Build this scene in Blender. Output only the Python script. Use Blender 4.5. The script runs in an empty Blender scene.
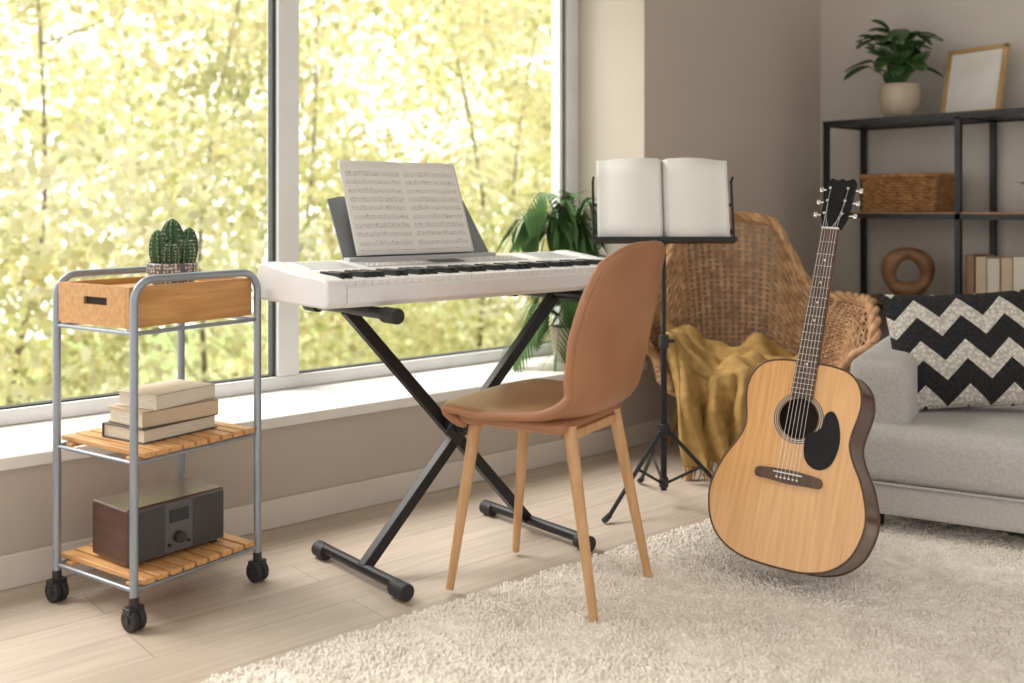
import bpy, bmesh, math, random
import numpy as np
from mathutils import Vector, Matrix, Euler
random.seed(3); rng=np.random.default_rng(3)
scene=bpy.context.scene
pi=math.pi
# ---------------------------------------------------------------- materials
def base_mat(name):
    m=bpy.data.materials.new(name); m.use_nodes=True
    nt=m.node_tree; b=nt.nodes.get('Principled BSDF')
    return m,nt,b
def c4(c): return (c[0],c[1],c[2],1)
def M(name,col,rough=.5,metal=0,col2=None,scale=6,stretch=(1,1,1),bump=0,bscale=None,detail=4,coat=0,spec=None,contrast=(.35,.65)):
    m,nt,b=base_mat(name)
    tc=nt.nodes.new('ShaderNodeTexCoord'); mp=nt.nodes.new('ShaderNodeMapping')
    mp.inputs['Scale'].default_value=stretch
    nt.links.new(tc.outputs['Object'],mp.inputs['Vector'])
    nz=nt.nodes.new('ShaderNodeTexNoise'); nz.inputs['Scale'].default_value=scale; nz.inputs['Detail'].default_value=detail
    nt.links.new(mp.outputs['Vector'],nz.inputs['Vector'])
    if col2 is None: col2=tuple(x*.86 for x in col)
    cr=nt.nodes.new('ShaderNodeValToRGB'); cr.color_ramp.elements[0].color=c4(col2); cr.color_ramp.elements[1].color=c4(col)
    cr.color_ramp.elements[0].position=contrast[0]; cr.color_ramp.elements[1].position=contrast[1]
    nt.links.new(nz.outputs['Fac'],cr.inputs['Fac']); nt.links.new(cr.outputs['Color'],b.inputs['Base Color'])
    b.inputs['Roughness'].default_value=rough; b.inputs['Metallic'].default_value=metal
    if coat: b.inputs['Coat Weight'].default_value=coat; b.inputs['Coat Roughness'].default_value=.15
    if spec is not None: b.inputs['Specular IOR Level'].default_value=spec
    if bump:
        n2=nt.nodes.new('ShaderNodeTexNoise'); n2.inputs['Scale'].default_value=bscale or scale*6; n2.inputs['Detail'].default_value=3
        nt.links.new(mp.outputs['Vector'],n2.inputs['Vector'])
        bp=nt.nodes.new('ShaderNodeBump'); bp.inputs['Strength'].default_value=bump; bp.inputs['Distance'].default_value=.004
        nt.links.new(n2.outputs['Fac'],bp.inputs['Height']); nt.links.new(bp.outputs['Normal'],b.inputs['Normal'])
    return m
def mathn(nt,op,a,b=None,c=None):
    n=nt.nodes.new('ShaderNodeMath'); n.operation=op
    for i,v in enumerate((a,b,c)):
        if v is None: continue
        if isinstance(v,(int,float)): n.inputs[i].default_value=v
        else: nt.links.new(v,n.inputs[i])
    return n.outputs[0]

MAT={}
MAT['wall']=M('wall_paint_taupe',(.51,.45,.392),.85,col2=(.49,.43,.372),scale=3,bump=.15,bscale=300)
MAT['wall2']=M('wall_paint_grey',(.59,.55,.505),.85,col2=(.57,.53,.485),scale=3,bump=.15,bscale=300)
MAT['white']=M('white_trim',(.80,.79,.77),.45,col2=(.77,.76,.74))
MAT['sill']=M('sill_white',(.80,.78,.75),.4,col2=(.76,.74,.71))
MAT['base']=M('baseboard_paint',(.68,.625,.565),.5,col2=(.65,.595,.535))
MAT['alu']=M('window_aluminium',(.78,.79,.79),.4,metal=.1,col2=(.73,.74,.74))
MAT['gasket']=M('rubber_gasket',(.045,.05,.05),.6)
MAT['ceil']=M('ceiling_paint',(.8,.78,.75),.9)
MAT['black']=M('black_metal',(.018,.018,.02),.42,metal=.3,col2=(.012,.012,.013))
MAT['rubber']=M('black_rubber',(.02,.02,.022),.6)
MAT['blackplastic']=M('black_plastic',(.02,.021,.022),.35)
MAT['leather']=M('tan_leather',(.40,.185,.092),.38,col2=(.32,.14,.065),scale=5,bump=.25,bscale=220,spec=.5)
MAT['beech']=M('beech_wood',(.62,.37,.185),.45,col2=(.50,.28,.125),scale=14,stretch=(3,3,.3))
MAT['bamboo']=M('bamboo_wood',(.62,.33,.12),.42,col2=(.50,.24,.075),scale=9,stretch=(1,8,8),bump=.1)
MAT['bamboo_y']=M('bamboo_slats',(.66,.37,.15),.42,col2=(.54,.27,.10),scale=9,stretch=(8,1,8))
MAT['tube']=M('grey_blue_steel',(.34,.38,.43),.35,metal=.55,col2=(.29,.33,.38))
MAT['kb']=M('keyboard_silver_plastic',(.78,.78,.78),.38,col2=(.74,.74,.74))
MAT['kbpanel']=M('keyboard_panel_grey',(.50,.51,.53),.4,col2=(.45,.46,.48))
MAT['grey']=M('grey_plastic',(.22,.235,.25),.4)
MAT['keyw']=M('white_key_plastic',(.86,.85,.83),.25)
MAT['wicker']=M('rattan_wicker',(.60,.36,.19),.55,col2=(.34,.18,.08),scale=26,bump=.4,bscale=120)
MAT['wickerdark']=M('rattan_inner',(.30,.15,.06),.6,col2=(.16,.075,.03),scale=40,bump=.6,bscale=90)
MAT['rattanleg']=M('rattan_pole',(.46,.25,.11),.5,col2=(.28,.14,.055),scale=10)
MAT['basket']=M('basket_weave',(.50,.25,.095),.55,col2=(.26,.115,.04),scale=40,bump=.4,bscale=140)
MAT['mustard']=M('mustard_knit',(.44,.27,.085),.9,col2=(.31,.185,.05),scale=30,bump=.8,bscale=240)
MAT['sofa']=M('light_grey_fabric',(.54,.525,.51),.95,col2=(.46,.445,.43),scale=120,bump=.5,bscale=500)
MAT['spruce']=M('spruce_top',(.79,.455,.19),.34,col2=(.67,.36,.13),scale=7,stretch=(14,.6,1),coat=.2)
MAT['mahog']=M('mahogany_sides',(.12,.045,.018),.28,col2=(.065,.024,.011),scale=7,stretch=(1,6,1),coat=.4)
MAT['neckw']=M('neck_wood',(.22,.10,.045),.4,col2=(.16,.07,.03),scale=7)
MAT['fret']=M('rosewood_fretboard',(.12,.062,.036),.45,col2=(.075,.038,.022),scale=12,stretch=(6,1,1))
MAT['dark']=M('opening_shade_dark',(.03,.018,.01),.8)  # near-black colour standing in for shade inside the openings
MAT['pguard']=M('black_pickguard',(.01,.01,.011),.5,col2=(.008,.008,.008),spec=.25)
MAT['nickel']=M('nickel',(.72,.72,.70),.25,metal=.95)
MAT['bone']=M('bone_white',(.82,.80,.72),.4)
MAT['paper']=M('paper',(.84,.835,.80),.8,col2=(.81,.805,.77))
MAT['cover_a']=M('book_cover_beige',(.60,.47,.33),.6,col2=(.53,.41,.28))
MAT['cover_b']=M('book_cover_dark',(.10,.085,.075),.5)
MAT['cover_c']=M('book_cover_cream',(.70,.63,.52),.6)
MAT['cover_d']=M('book_cover_brown',(.30,.17,.10),.6)
MAT['pages']=M('book_pages',(.76,.69,.57),.8,col2=(.62,.55,.43),scale=30,stretch=(1,1,18))
MAT['cactus']=M('cactus_green',(.045,.12,.035),.5,col2=(.02,.06,.02),scale=30)
MAT['spine']=M('cactus_spines',(.75,.72,.6),.6)
MAT['leafd']=M('leaf_dark_green',(.055,.14,.035),.35,col2=(.03,.075,.02),scale=8)
MAT['leafp']=M('palm_leaf_green',(.12,.24,.08),.45,col2=(.06,.14,.04),scale=8)
MAT['soil']=M('potting_soil',(.05,.035,.022),.95,bump=.8,bscale=90)
MAT['potw']=M('ceramic_white',(.74,.72,.68),.4)
MAT['potb']=M('ceramic_beige',(.52,.43,.33),.45,col2=(.45,.36,.27),scale=12)
MAT['walnut']=M('carved_walnut',(.33,.17,.08),.45,col2=(.21,.10,.045),scale=8,stretch=(1,1,4))
MAT['shelfw']=M('shelf_wood',(.42,.24,.12),.45,col2=(.32,.17,.08),scale=8,stretch=(8,1,1))
MAT['oakf']=M('oak_picture_frame',(.50,.32,.15),.5,col2=(.40,.24,.10),scale=10)
MAT['print']=M('art_print_paper',(.76,.74,.70),.7,col2=(.66,.63,.58),scale=7)
MAT['radiow']=M('radio_walnut',(.10,.045,.028),.35,col2=(.065,.028,.018),scale=7,stretch=(1,1,6),coat=.3)
MAT['silver']=M('radio_dark_silver',(.14,.14,.145),.35,metal=.5)
MAT['screen']=M('display_glass',(.02,.025,.03),.1)
MAT['bark']=M('tree_bark',(.24,.19,.13),.9,col2=(.15,.11,.07),scale=8,bump=.6)
MAT['lawn']=M('lawn_grass',(.30,.38,.12),.95,col2=(.18,.25,.06),scale=4)

def dots_mat():
    m,nt,b=base_mat('radio_grille')
    tc=nt.nodes.new('ShaderNodeTexCoord'); v=nt.nodes.new('ShaderNodeTexVoronoi'); v.inputs['Scale'].default_value=170; v.inputs['Randomness'].default_value=0
    nt.links.new(tc.outputs['Object'],v.inputs['Vector'])
    cr=nt.nodes.new('ShaderNodeValToRGB'); cr.color_ramp.elements[0].position=.3; cr.color_ramp.elements[1].position=.4
    cr.color_ramp.elements[0].color=(.015,.015,.015,1); cr.color_ramp.elements[1].color=(.09,.09,.095,1)
    nt.links.new(v.outputs['Distance'],cr.inputs['Fac']); nt.links.new(cr.outputs['Color'],b.inputs['Base Color']); b.inputs['Roughness'].default_value=.45; b.inputs['Metallic'].default_value=.3
    return m
MAT['grille']=dots_mat()
def floor_mat():
    m,nt,b=base_mat('pale_oak_planks')
    tc=nt.nodes.new('ShaderNodeTexCoord')
    br=nt.nodes.new('ShaderNodeTexBrick'); br.offset=.37; br.inputs['Scale'].default_value=1
    br.inputs['Brick Width'].default_value=1.3; br.inputs['Row Height'].default_value=.15; br.inputs['Mortar Size'].default_value=.0014
    br.inputs['Color1'].default_value=(.57,.485,.405,1); br.inputs['Color2'].default_value=(.51,.43,.35,1); br.inputs['Mortar'].default_value=(.33,.27,.215,1)
    nt.links.new(tc.outputs['Object'],br.inputs['Vector'])
    mp=nt.nodes.new('ShaderNodeMapping'); mp.inputs['Scale'].default_value=(1.2,18,1); nt.links.new(tc.outputs['Object'],mp.inputs['Vector'])
    nz=nt.nodes.new('ShaderNodeTexNoise'); nz.inputs['Scale'].default_value=3; nz.inputs['Detail'].default_value=7; nt.links.new(mp.outputs['Vector'],nz.inputs['Vector'])
    mr=nt.nodes.new('ShaderNodeMapRange'); mr.inputs['From Min'].default_value=.3; mr.inputs['From Max'].default_value=.7; mr.inputs['To Min'].default_value=.84; mr.inputs['To Max'].default_value=1.08; nt.links.new(nz.outputs['Fac'],mr.inputs['Value'])
    mx=nt.nodes.new('ShaderNodeMix'); mx.data_type='RGBA'; mx.blend_type='MULTIPLY'; mx.inputs['Factor'].default_value=1
    nt.links.new(br.outputs['Color'],mx.inputs['A']); nt.links.new(mr.outputs['Result'],mx.inputs['B'])
    nt.links.new(mx.outputs['Result'],b.inputs['Base Color']); b.inputs['Roughness'].default_value=.34
    bp=nt.nodes.new('ShaderNodeBump'); bp.inputs['Strength'].default_value=.2; bp.inputs['Distance'].default_value=.003; bp.invert=True
    nt.links.new(br.outputs['Fac'],bp.inputs['Height']); nt.links.new(bp.outputs['Normal'],b.inputs['Normal'])
    return m
MAT['floor']=floor_mat()
MAT['rug']=M('cream_shag_wool',(.90,.845,.775),.95,col2=(.76,.70,.625),scale=30,contrast=(.3,.6))
def zig_mat():
    m,nt,b=base_mat('zigzag_knit')
    tc=nt.nodes.new('ShaderNodeTexCoord'); sp=nt.nodes.new('ShaderNodeSeparateXYZ'); nt.links.new(tc.outputs['Object'],sp.inputs[0])
    x=mathn(nt,'ADD',sp.outputs['X'],.53); pp=mathn(nt,'PINGPONG',x,.062)
    h=mathn(nt,'ADD',sp.outputs['Z'],mathn(nt,'MULTIPLY',pp,1.0))
    f=mathn(nt,'FRACT',mathn(nt,'MULTIPLY',mathn(nt,'ADD',h,1.03),7.6))
    s=mathn(nt,'GREATER_THAN',f,.56)
    mx=nt.nodes.new('ShaderNodeMix'); mx.data_type='RGBA'; nt.links.new(s,mx.inputs['Factor'])
    mx.inputs['A'].default_value=(.020,.020,.022,1); mx.inputs['B'].default_value=(.76,.72,.65,1)
    v=nt.nodes.new('ShaderNodeTexVoronoi'); v.inputs['Scale'].default_value=85; nt.links.new(tc.outputs['Object'],v.inputs['Vector'])
    mr=nt.nodes.new('ShaderNodeMapRange'); mr.inputs['From Max'].default_value=.7; mr.inputs['To Min'].default_value=1.1; mr.inputs['To Max'].default_value=.6; nt.links.new(v.outputs['Distance'],mr.inputs['Value'])
    m2=nt.nodes.new('ShaderNodeMix'); m2.data_type='RGBA'; m2.blend_type='MULTIPLY'; m2.inputs['Factor'].default_value=1
    nt.links.new(mx.outputs['Result'],m2.inputs['A']); nt.links.new(mr.outputs['Result'],m2.inputs['B'])
    nt.links.new(m2.outputs['Result'],b.inputs['Base Color']); b.inputs['Roughness'].default_value=.95
    bp=nt.nodes.new('ShaderNodeBump'); bp.inputs['Strength'].default_value=.9; bp.inputs['Distance'].default_value=.005; bp.invert=True
    nt.links.new(v.outputs['Distance'],bp.inputs['Height']); nt.links.new(bp.outputs['Normal'],b.inputs['Normal'])
    return m
MAT['zig']=zig_mat()
def potpat_mat():
    m,nt,b=base_mat('pot_pattern')
    tc=nt.nodes.new('ShaderNodeTexCoord'); v=nt.nodes.new('ShaderNodeTexVoronoi'); v.inputs['Scale'].default_value=120; v.inputs['Randomness'].default_value=.4
    nt.links.new(tc.outputs['Object'],v.inputs['Vector'])
    cr=nt.nodes.new('ShaderNodeValToRGB'); cr.color_ramp.elements[0].position=.3; cr.color_ramp.elements[1].position=.55
    cr.color_ramp.elements[0].color=(.62,.60,.56,1); cr.color_ramp.elements[1].color=(.12,.12,.12,1)
    nt.links.new(v.outputs['Distance'],cr.inputs['Fac']); nt.links.new(cr.outputs['Color'],b.inputs['Base Color'])
    return m
MAT['potp']=potpat_mat()
def sheet_mat():
    m,nt,b=base_mat('sheet_music_print')
    tc=nt.nodes.new('ShaderNodeTexCoord'); sp=nt.nodes.new('ShaderNodeSeparateXYZ'); nt.links.new(tc.outputs['Object'],sp.inputs[0])
    X=sp.outputs['X']; Z=sp.outputs['Z']
    fz=mathn(nt,'FRACT',mathn(nt,'DIVIDE',Z,.026))
    staff=mathn(nt,'LESS_THAN',fz,.5)
    ln=mathn(nt,'LESS_THAN',mathn(nt,'FRACT',mathn(nt,'DIVIDE',Z,.0030)),.34)
    l=mathn(nt,'MULTIPLY',staff,ln)
    ax=mathn(nt,'ABSOLUTE',X)
    inx=mathn(nt,'MULTIPLY',mathn(nt,'GREATER_THAN',ax,.008),mathn(nt,'LESS_THAN',ax,.188))
    inz=mathn(nt,'MULTIPLY',mathn(nt,'GREATER_THAN',Z,.012),mathn(nt,'LESS_THAN',Z,.25))
    v=nt.nodes.new('ShaderNodeTexVoronoi'); v.inputs['Scale'].default_value=110; nt.links.new(tc.outputs['Object'],v.inputs['Vector'])
    nd=mathn(nt,'MULTIPLY',mathn(nt,'LESS_THAN',v.outputs['Distance'],.27),mathn(nt,'LESS_THAN',fz,.6))
    tot=mathn(nt,'MULTIPLY',mathn(nt,'MULTIPLY',inx,inz),mathn(nt,'MAXIMUM',mathn(nt,'MULTIPLY',l,.45),mathn(nt,'MULTIPLY',nd,.5)))
    mx=nt.nodes.new('ShaderNodeMix'); mx.data_type='RGBA'; nt.links.new(tot,mx.inputs['Factor'])
    mx.inputs['A'].default_value=(.79,.775,.745,1); mx.inputs['B'].default_value=(.10,.10,.10,1)
    nt.links.new(mx.outputs['Result'],b.inputs['Base Color']); b.inputs['Roughness'].default_value=.8
    return m
MAT['sheet']=sheet_mat()
def glass_mat():
    m,nt,b=base_mat('window_glass')
    nt.nodes.remove(b); out=nt.nodes.get('Material Output')
    t=nt.nodes.new('ShaderNodeBsdfTransparent'); g=nt.nodes.new('ShaderNodeBsdfGlossy'); g.inputs['Roughness'].default_value=.02
    mx=nt.nodes.new('ShaderNodeMixShader'); mx.inputs[0].default_value=.03
    nt.links.new(t.outputs[0],mx.inputs[1]); nt.links.new(g.outputs[0],mx.inputs[2]); nt.links.new(mx.outputs[0],out.inputs['Surface'])
    return m
MAT['glass']=glass_mat()
def tree_mat():
    m,nt,b=base_mat('tree_leaves')
    out=nt.nodes.get('Material Output'); nt.nodes.remove(b)
    at=nt.nodes.new('ShaderNodeAttribute'); at.attribute_name='Col'
    d=nt.nodes.new('ShaderNodeBsdfDiffuse'); t=nt.nodes.new('ShaderNodeBsdfTranslucent')
    nt.links.new(at.outputs['Color'],d.inputs['Color']); nt.links.new(at.outputs['Color'],t.inputs['Color'])
    mx=nt.nodes.new('ShaderNodeMixShader'); mx.inputs[0].default_value=.5
    nt.links.new(d.outputs[0],mx.inputs[1]); nt.links.new(t.outputs[0],mx.inputs[2]); nt.links.new(mx.outputs[0],out.inputs['Surface'])
    return m
MAT['tree']=tree_mat()

# ---------------------------------------------------------------- geometry helpers
def nrm(v): 
    v=np.array(v,float); return v/np.linalg.norm(v)
def tube_geo(pts,r,sides=8,caps=True,closed=False):
    P=np.array(pts,float); n=len(P)
    R=np.full(n,float(r)) if np.isscalar(r) else np.array(r,float)
    T=(np.roll(P,-1,0)-np.roll(P,1,0)) if closed else np.gradient(P,axis=0)
    T/=np.maximum(np.linalg.norm(T,axis=1,keepdims=True),1e-9)
    a=np.array([0,0,1.]) if abs(T[0][2])<.9 else np.array([1.,0,0])
    N=np.zeros_like(P); v=a-a.dot(T[0])*T[0]; v/=np.linalg.norm(v)
    for i in range(n):
        v=v-v.dot(T[i])*T[i]; v/=max(np.linalg.norm(v),1e-9); N[i]=v
    B=np.cross(T,N); ang=np.arange(sides)*2*pi/sides
    V=P[:,None,:]+R[:,None,None]*(np.cos(ang)[None,:,None]*N[:,None,:]+np.sin(ang)[None,:,None]*B[:,None,:])
    V=V.reshape(-1,3); F=[]
    for i in range(n if closed else n-1):
        k=(i+1)%n
        for j in range(sides):
            l=(j+1)%sides; F.append((i*sides+j,i*sides+l,k*sides+l,k*sides+j))
    if caps and not closed:
        F.append(tuple(range(sides))[::-1]); F.append(tuple(range((n-1)*sides,n*sides)))
    return V,F
def cyl(p0,p1,r,r2=None,sides=16): return tube_geo([p0,p1],[r,r if r2 is None else r2],sides)
def box_geo(x0,x1,y0,y1,z0,z1):
    V=np.array([(x,y,z) for x in(x0,x1) for y in(y0,y1) for z in(z0,z1)],float)
    F=[(0,1,3,2),(4,6,7,5),(0,4,5,1),(2,3,7,6),(0,2,6,4),(1,5,7,3)]
    return V,F
def lathe_geo(prof,segs=32,center=(0,0,0)):
    V=[];F=[];n=len(prof)
    for r,z in prof:
        for j in range(segs):
            a=2*pi*j/segs; V.append((center[0]+r*math.cos(a),center[1]+r*math.sin(a),center[2]+z))
    for i in range(n-1):
        for j in range(segs):
            l=(j+1)%segs; F.append((i*segs+j,i*segs+l,(i+1)*segs+l,(i+1)*segs+j))
    F.append(tuple(range(segs))[::-1]); F.append(tuple(range((n-1)*segs,n*segs)))
    return np.array(V),F
def grid_geo(fn,nu,nv,cu=False):
    V=np.array([fn(i/(nu if cu else nu-1),j/(nv-1)) for i in range(nu) for j in range(nv)],float); F=[]
    for i in range(nu if cu else nu-1):
        k=(i+1)%nu
        for j in range(nv-1): F.append((i*nv+j,k*nv+j,k*nv+j+1,i*nv+j+1))
    return V,F
def rbox_geo(sx,sy,sz,r,n=14,bulge=0,center=(0,0,0)):
    bm=bmesh.new(); bmesh.ops.create_cube(bm,size=2); bmesh.ops.subdivide_edges(bm,edges=bm.edges[:],cuts=n,use_grid_fill=True)
    h=np.array([sx/2,sy/2,sz/2]); V=[]
    for v in bm.verts:
        q=np.array(v.co); q=np.sign(q)*(np.sin(np.abs(q)*pi/2)*.6+np.abs(q)*.4); p=q*h
        inner=np.clip(p,-(h-r),h-r); d=p-inner; L=np.linalg.norm(d)
        p2=inner+(d/L*r if L>1e-9 else d)
        if bulge:
            for ax in range(3):
                o=[k for k in range(3) if k!=ax]
                p2[ax]+=np.sign(q[ax])*abs(q[ax])**3*bulge*(1-q[o[0]]**2)*(1-q[o[1]]**2)
        V.append(p2+np.array(center))
    F=[tuple(v.index for v in f.verts) for f in bm.faces]; bm.free()
    return np.array(V),F
def xf(g,m):
    V=np.c_[g[0],np.ones(len(g[0]))]@np.array(m).T
    return V[:,:3],g[1]
def sm(pts,n=8,closed=False):
    P=[np.array(p,float) for p in pts]; out=[]; N=len(P)
    rngi=range(N if closed else N-1)
    for i in rngi:
        if closed: p0,p1,p2,p3=P[(i-1)%N],P[i],P[(i+1)%N],P[(i+2)%N]
        else: p0,p1,p2,p3=P[max(i-1,0)],P[i],P[i+1],P[min(i+2,N-1)]
        for k in range(n):
            t=k/n; out.append(.5*((2*p1)+(-p0+p2)*t+(2*p0-5*p1+4*p2-p3)*t*t+(-p0+3*p1-3*p2+p3)*t**3))
    if not closed: out.append(P[-1])
    return out
def mk(name,geos,mat,parent=None,smooth=True,bevel=0,seg=3,ang=40,loc=None,rot=None,solid=0,sub=0,off=0):
    if isinstance(geos,tuple): geos=[geos]
    Vs=[];F=[];o=0
    for V,f in geos:
        Vs.append(V); F+= [tuple(i+o for i in q) for q in f]; o+=len(V)
    me=bpy.data.meshes.new(name); me.from_pydata(np.concatenate(Vs).tolist(),[],F); me.update()
    bm=bmesh.new(); bm.from_mesh(me); bmesh.ops.recalc_face_normals(bm,faces=bm.faces[:]); bm.to_mesh(me); bm.free()
    for p in me.polygons: p.use_smooth=smooth
    if smooth and not bevel:
        me.set_sharp_from_angle(angle=math.radians(ang))
    ob=bpy.data.objects.new(name,me); scene.collection.objects.link(ob)
    me.materials.append(MAT[mat] if isinstance(mat,str) else mat)
    if parent: ob.parent=parent
    if loc: ob.location=loc
    if rot: ob.rotation_euler=rot
    if solid:
        s=ob.modifiers.new('thick','SOLIDIFY'); s.thickness=solid; s.offset=off
    if sub:
        s=ob.modifiers.new('sub','SUBSURF'); s.levels=sub; s.render_levels=sub
    if bevel:
        b=ob.modifiers.new('bevel','BEVEL'); b.width=bevel; b.segments=seg; b.limit_method='ANGLE'; b.harden_normals=True
    return ob
def root(name,loc=(0,0,0),rz=0):
    e=bpy.data.objects.new(name,None); e.empty_display_size=.1; scene.collection.objects.link(e)
    e.location=loc; e.rotation_euler=(0,0,rz); return e
def fast(name,V,F,mat,cols=None,parent=None):
    me=bpy.data.meshes.new(name); nF,k=F.shape
    me.vertices.add(len(V)); me.vertices.foreach_set('co',V.astype(np.float32).ravel())
    me.loops.add(nF*k); me.loops.foreach_set('vertex_index',F.astype(np.int32).ravel())
    me.polygons.add(nF); me.polygons.foreach_set('loop_start',np.arange(0,nF*k,k,dtype=np.int32))
    me.update(calc_edges=True)
    if cols is not None:
        a=me.color_attributes.new('Col','FLOAT_COLOR','POINT'); a.data.foreach_set('color',cols.astype(np.float32).ravel())
    me.validate()
    ob=bpy.data.objects.new(name,me); scene.collection.objects.link(ob); me.materials.append(MAT[mat])
    if parent: ob.parent=parent
    return ob
def leaf(base,d,up,L,W,droop=.2,n=6,cup=.15,pw=.8):
    d=nrm(d); up=np.array(up,float); side=nrm(np.cross(d,up)); u2=np.cross(side,d)
    V=[];F=[]
    for i in range(n+1):
        t=i/n; c=np.array(base)+d*L*t+np.array([0,0,-droop*L*t*t])
        w=W/2*math.sin(pi*min(1,t*.93+.04))**pw
        V+= [c-side*w+u2*cup*w, c, c+side*w+u2*cup*w]
    for i in range(n):
        a=i*3; F+=[(a,a+1,a+4,a+3),(a+1,a+2,a+5,a+4)]
    return np.array(V),F

# ---------------------------------------------------------------- room shell
VW=2.72; UR=4.30; VG=3.12; UE=3.04
mk('floor',box_geo(-1.6,UR+.15,-1.6,3.3,-.1,0),'floor',smooth=False)
mk('ceiling',box_geo(-1.6,UR+.15,-1.6,3.3,2.7,2.8),'ceil',smooth=False)
mk('wall_below_window',box_geo(-1.6,UE,VW,3.25,0,.295),'wall',smooth=False)
mk('wall_window_pier',box_geo(UE,UR+.15,VW,3.25,0,2.7),'wall',smooth=False)
mk('wall_window_header',box_geo(-1.6,UE,VW,3.25,2.42,2.7),'wall',smooth=False)
mk('wall_window_end',box_geo(-1.6,-.75,VW,3.25,.295,2.42),'wall',smooth=False)
mk('wall_right',box_geo(UR,UR+.15,-1.6,VW,0,2.7),'wall2',smooth=False)
mk('baseboard_window',box_geo(-1.6,UR,VW-.014,VW,0,.085),'base',smooth=False,bevel=.004)
mk('baseboard_right',box_geo(UR-.014,UR,-1.6,VW-.014,0,.085),'base',smooth=False,bevel=.004)
mk('trim_sill',box_geo(-.75,UE,VW-.018,VG+.02,.295,.328),'sill',smooth=False,bevel=.005)
w=root('window_1')
fr=[box_geo(-.75,UE,VG-.03,VG+.05,.328,.372),box_geo(-.75,UE,VG-.03,VG+.05,2.37,2.42),box_geo(UE-.07,UE,VG-.03,VG+.05,.372,2.37),box_geo(-.75,-.68,VG-.03,VG+.05,.372,2.37),
    box_geo(1.625,1.705,VG-.03,VG+.05,.372,2.37),box_geo(.42,.50,VG-.03,VG+.05,.372,2.37)]
mk('frame',fr,'alu',w,smooth=False,bevel=.004)
gk=[]
for a,b in ((-.68,.42),(.50,1.625),(1.705,UE-.07)):
    gk+= [box_geo(a,a+.006,VG-.012,VG+.02,.372,2.37),box_geo(b-.012,b,VG-.012,VG+.02,.372,2.37),box_geo(a,b,VG-.012,VG+.02,.372,.377),box_geo(a,b,VG-.012,VG+.02,2.36,2.37)]
mk('gasket',gk,'gasket',w,smooth=False)
mk('rim',[box_geo(UE-.105,UE-.088,VG-.02,VG+.03,.38,2.37)],'alu',w,smooth=False)
mk('glass',[box_geo(a,b,VG,VG+.006,.376,2.365) for a,b in ((-.67,.41),(.51,1.61),(1.715,UE-.08))],'glass',w,smooth=False)

# ---------------------------------------------------------------- outside
mk('lawn',box_geo(-14,24,3.6,30,-2.9,-2.8),'lawn',smooth=False)
def trees():
    e=root('garden_trees')
    def layer(nc,per,u,v,z,size,sig,name,pal,gain=1):
        C=np.c_[rng.uniform(*u,nc),rng.uniform(*v,nc),rng.uniform(*z,nc)]
        idx=np.repeat(np.arange(nc),per); N=len(idx)
        P=C[idx]+rng.normal(0,1,(N,3))*np.array([sig,sig*.8,sig*.6])
        P[:,2]=np.maximum(P[:,2],-2.4)
        d=rng.normal(0,1,(N,3)); d[:,2]-=.5; d/=np.linalg.norm(d,axis=1,keepdims=True)
        s=np.cross(d,rng.normal(0,1,(N,3))); s/=np.linalg.norm(s,axis=1,keepdims=True); up=np.cross(s,d)
        L=rng.uniform(.7,1.3,N)[:,None]*size; W=L*.36
        V=np.stack([P,P+d*L*.35+s*W+up*W*.3,P+d*L*.75+s*W*.6+up*W*.15,P+d*L,P+d*L*.75-s*W*.6+up*W*.15,P+d*L*.35-s*W+up*W*.3],1).reshape(-1,3)
        b=np.arange(N)*6
        F=np.concatenate([np.stack([b,b+1,b+2,b+3],1),np.stack([b,b+3,b+4,b+5],1)])
        pal=np.array(pal); w1=rng.choice(len(pal),nc,p=None); w2=rng.choice(len(pal),N)
        col=.6*pal[w1][idx]+.4*pal[w2]; col=col*rng.uniform(.8,1.2,(N,1))*gain; col=np.clip(col,0,.95)
        cols=np.repeat(np.c_[col,np.ones(N)],6,axis=0)
        fast(name,V,F,'tree',cols,e)
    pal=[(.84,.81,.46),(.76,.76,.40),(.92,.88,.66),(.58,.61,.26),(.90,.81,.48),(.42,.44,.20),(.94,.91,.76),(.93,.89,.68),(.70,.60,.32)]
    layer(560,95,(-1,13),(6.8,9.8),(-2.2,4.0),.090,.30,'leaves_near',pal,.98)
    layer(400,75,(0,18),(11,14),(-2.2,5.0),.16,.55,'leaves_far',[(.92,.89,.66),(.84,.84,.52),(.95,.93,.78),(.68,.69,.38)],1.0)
    br=[]
    for i in range(9):
        x=-.5+i*1.5+random.uniform(-.4,.4); y=random.uniform(8.8,9.9)
        pts=sm([(x,y,-2.79),(x+random.uniform(-.2,.2),y,-.8),(x+random.uniform(-.4,.4),y,1),(x+random.uniform(-.6,.6),y,3.5)],8)
        br.append(tube_geo(pts,np.linspace(.040,.011,len(pts)),8))
        for k in range(9):
            q=pts[6+k*2]; a=random.uniform(0,2*pi); l=random.uniform(.6,1.2)
            bp=sm([q,q+np.array([math.cos(a)*l*.5,math.sin(a)*l*.3,.25]),q+np.array([math.cos(a)*l,math.sin(a)*l*.6,.6])],5)
            br.append(tube_geo(bp,np.linspace(.012,.004,len(bp)),6))
    mk('branches',br,'bark',e)
trees()

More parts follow.
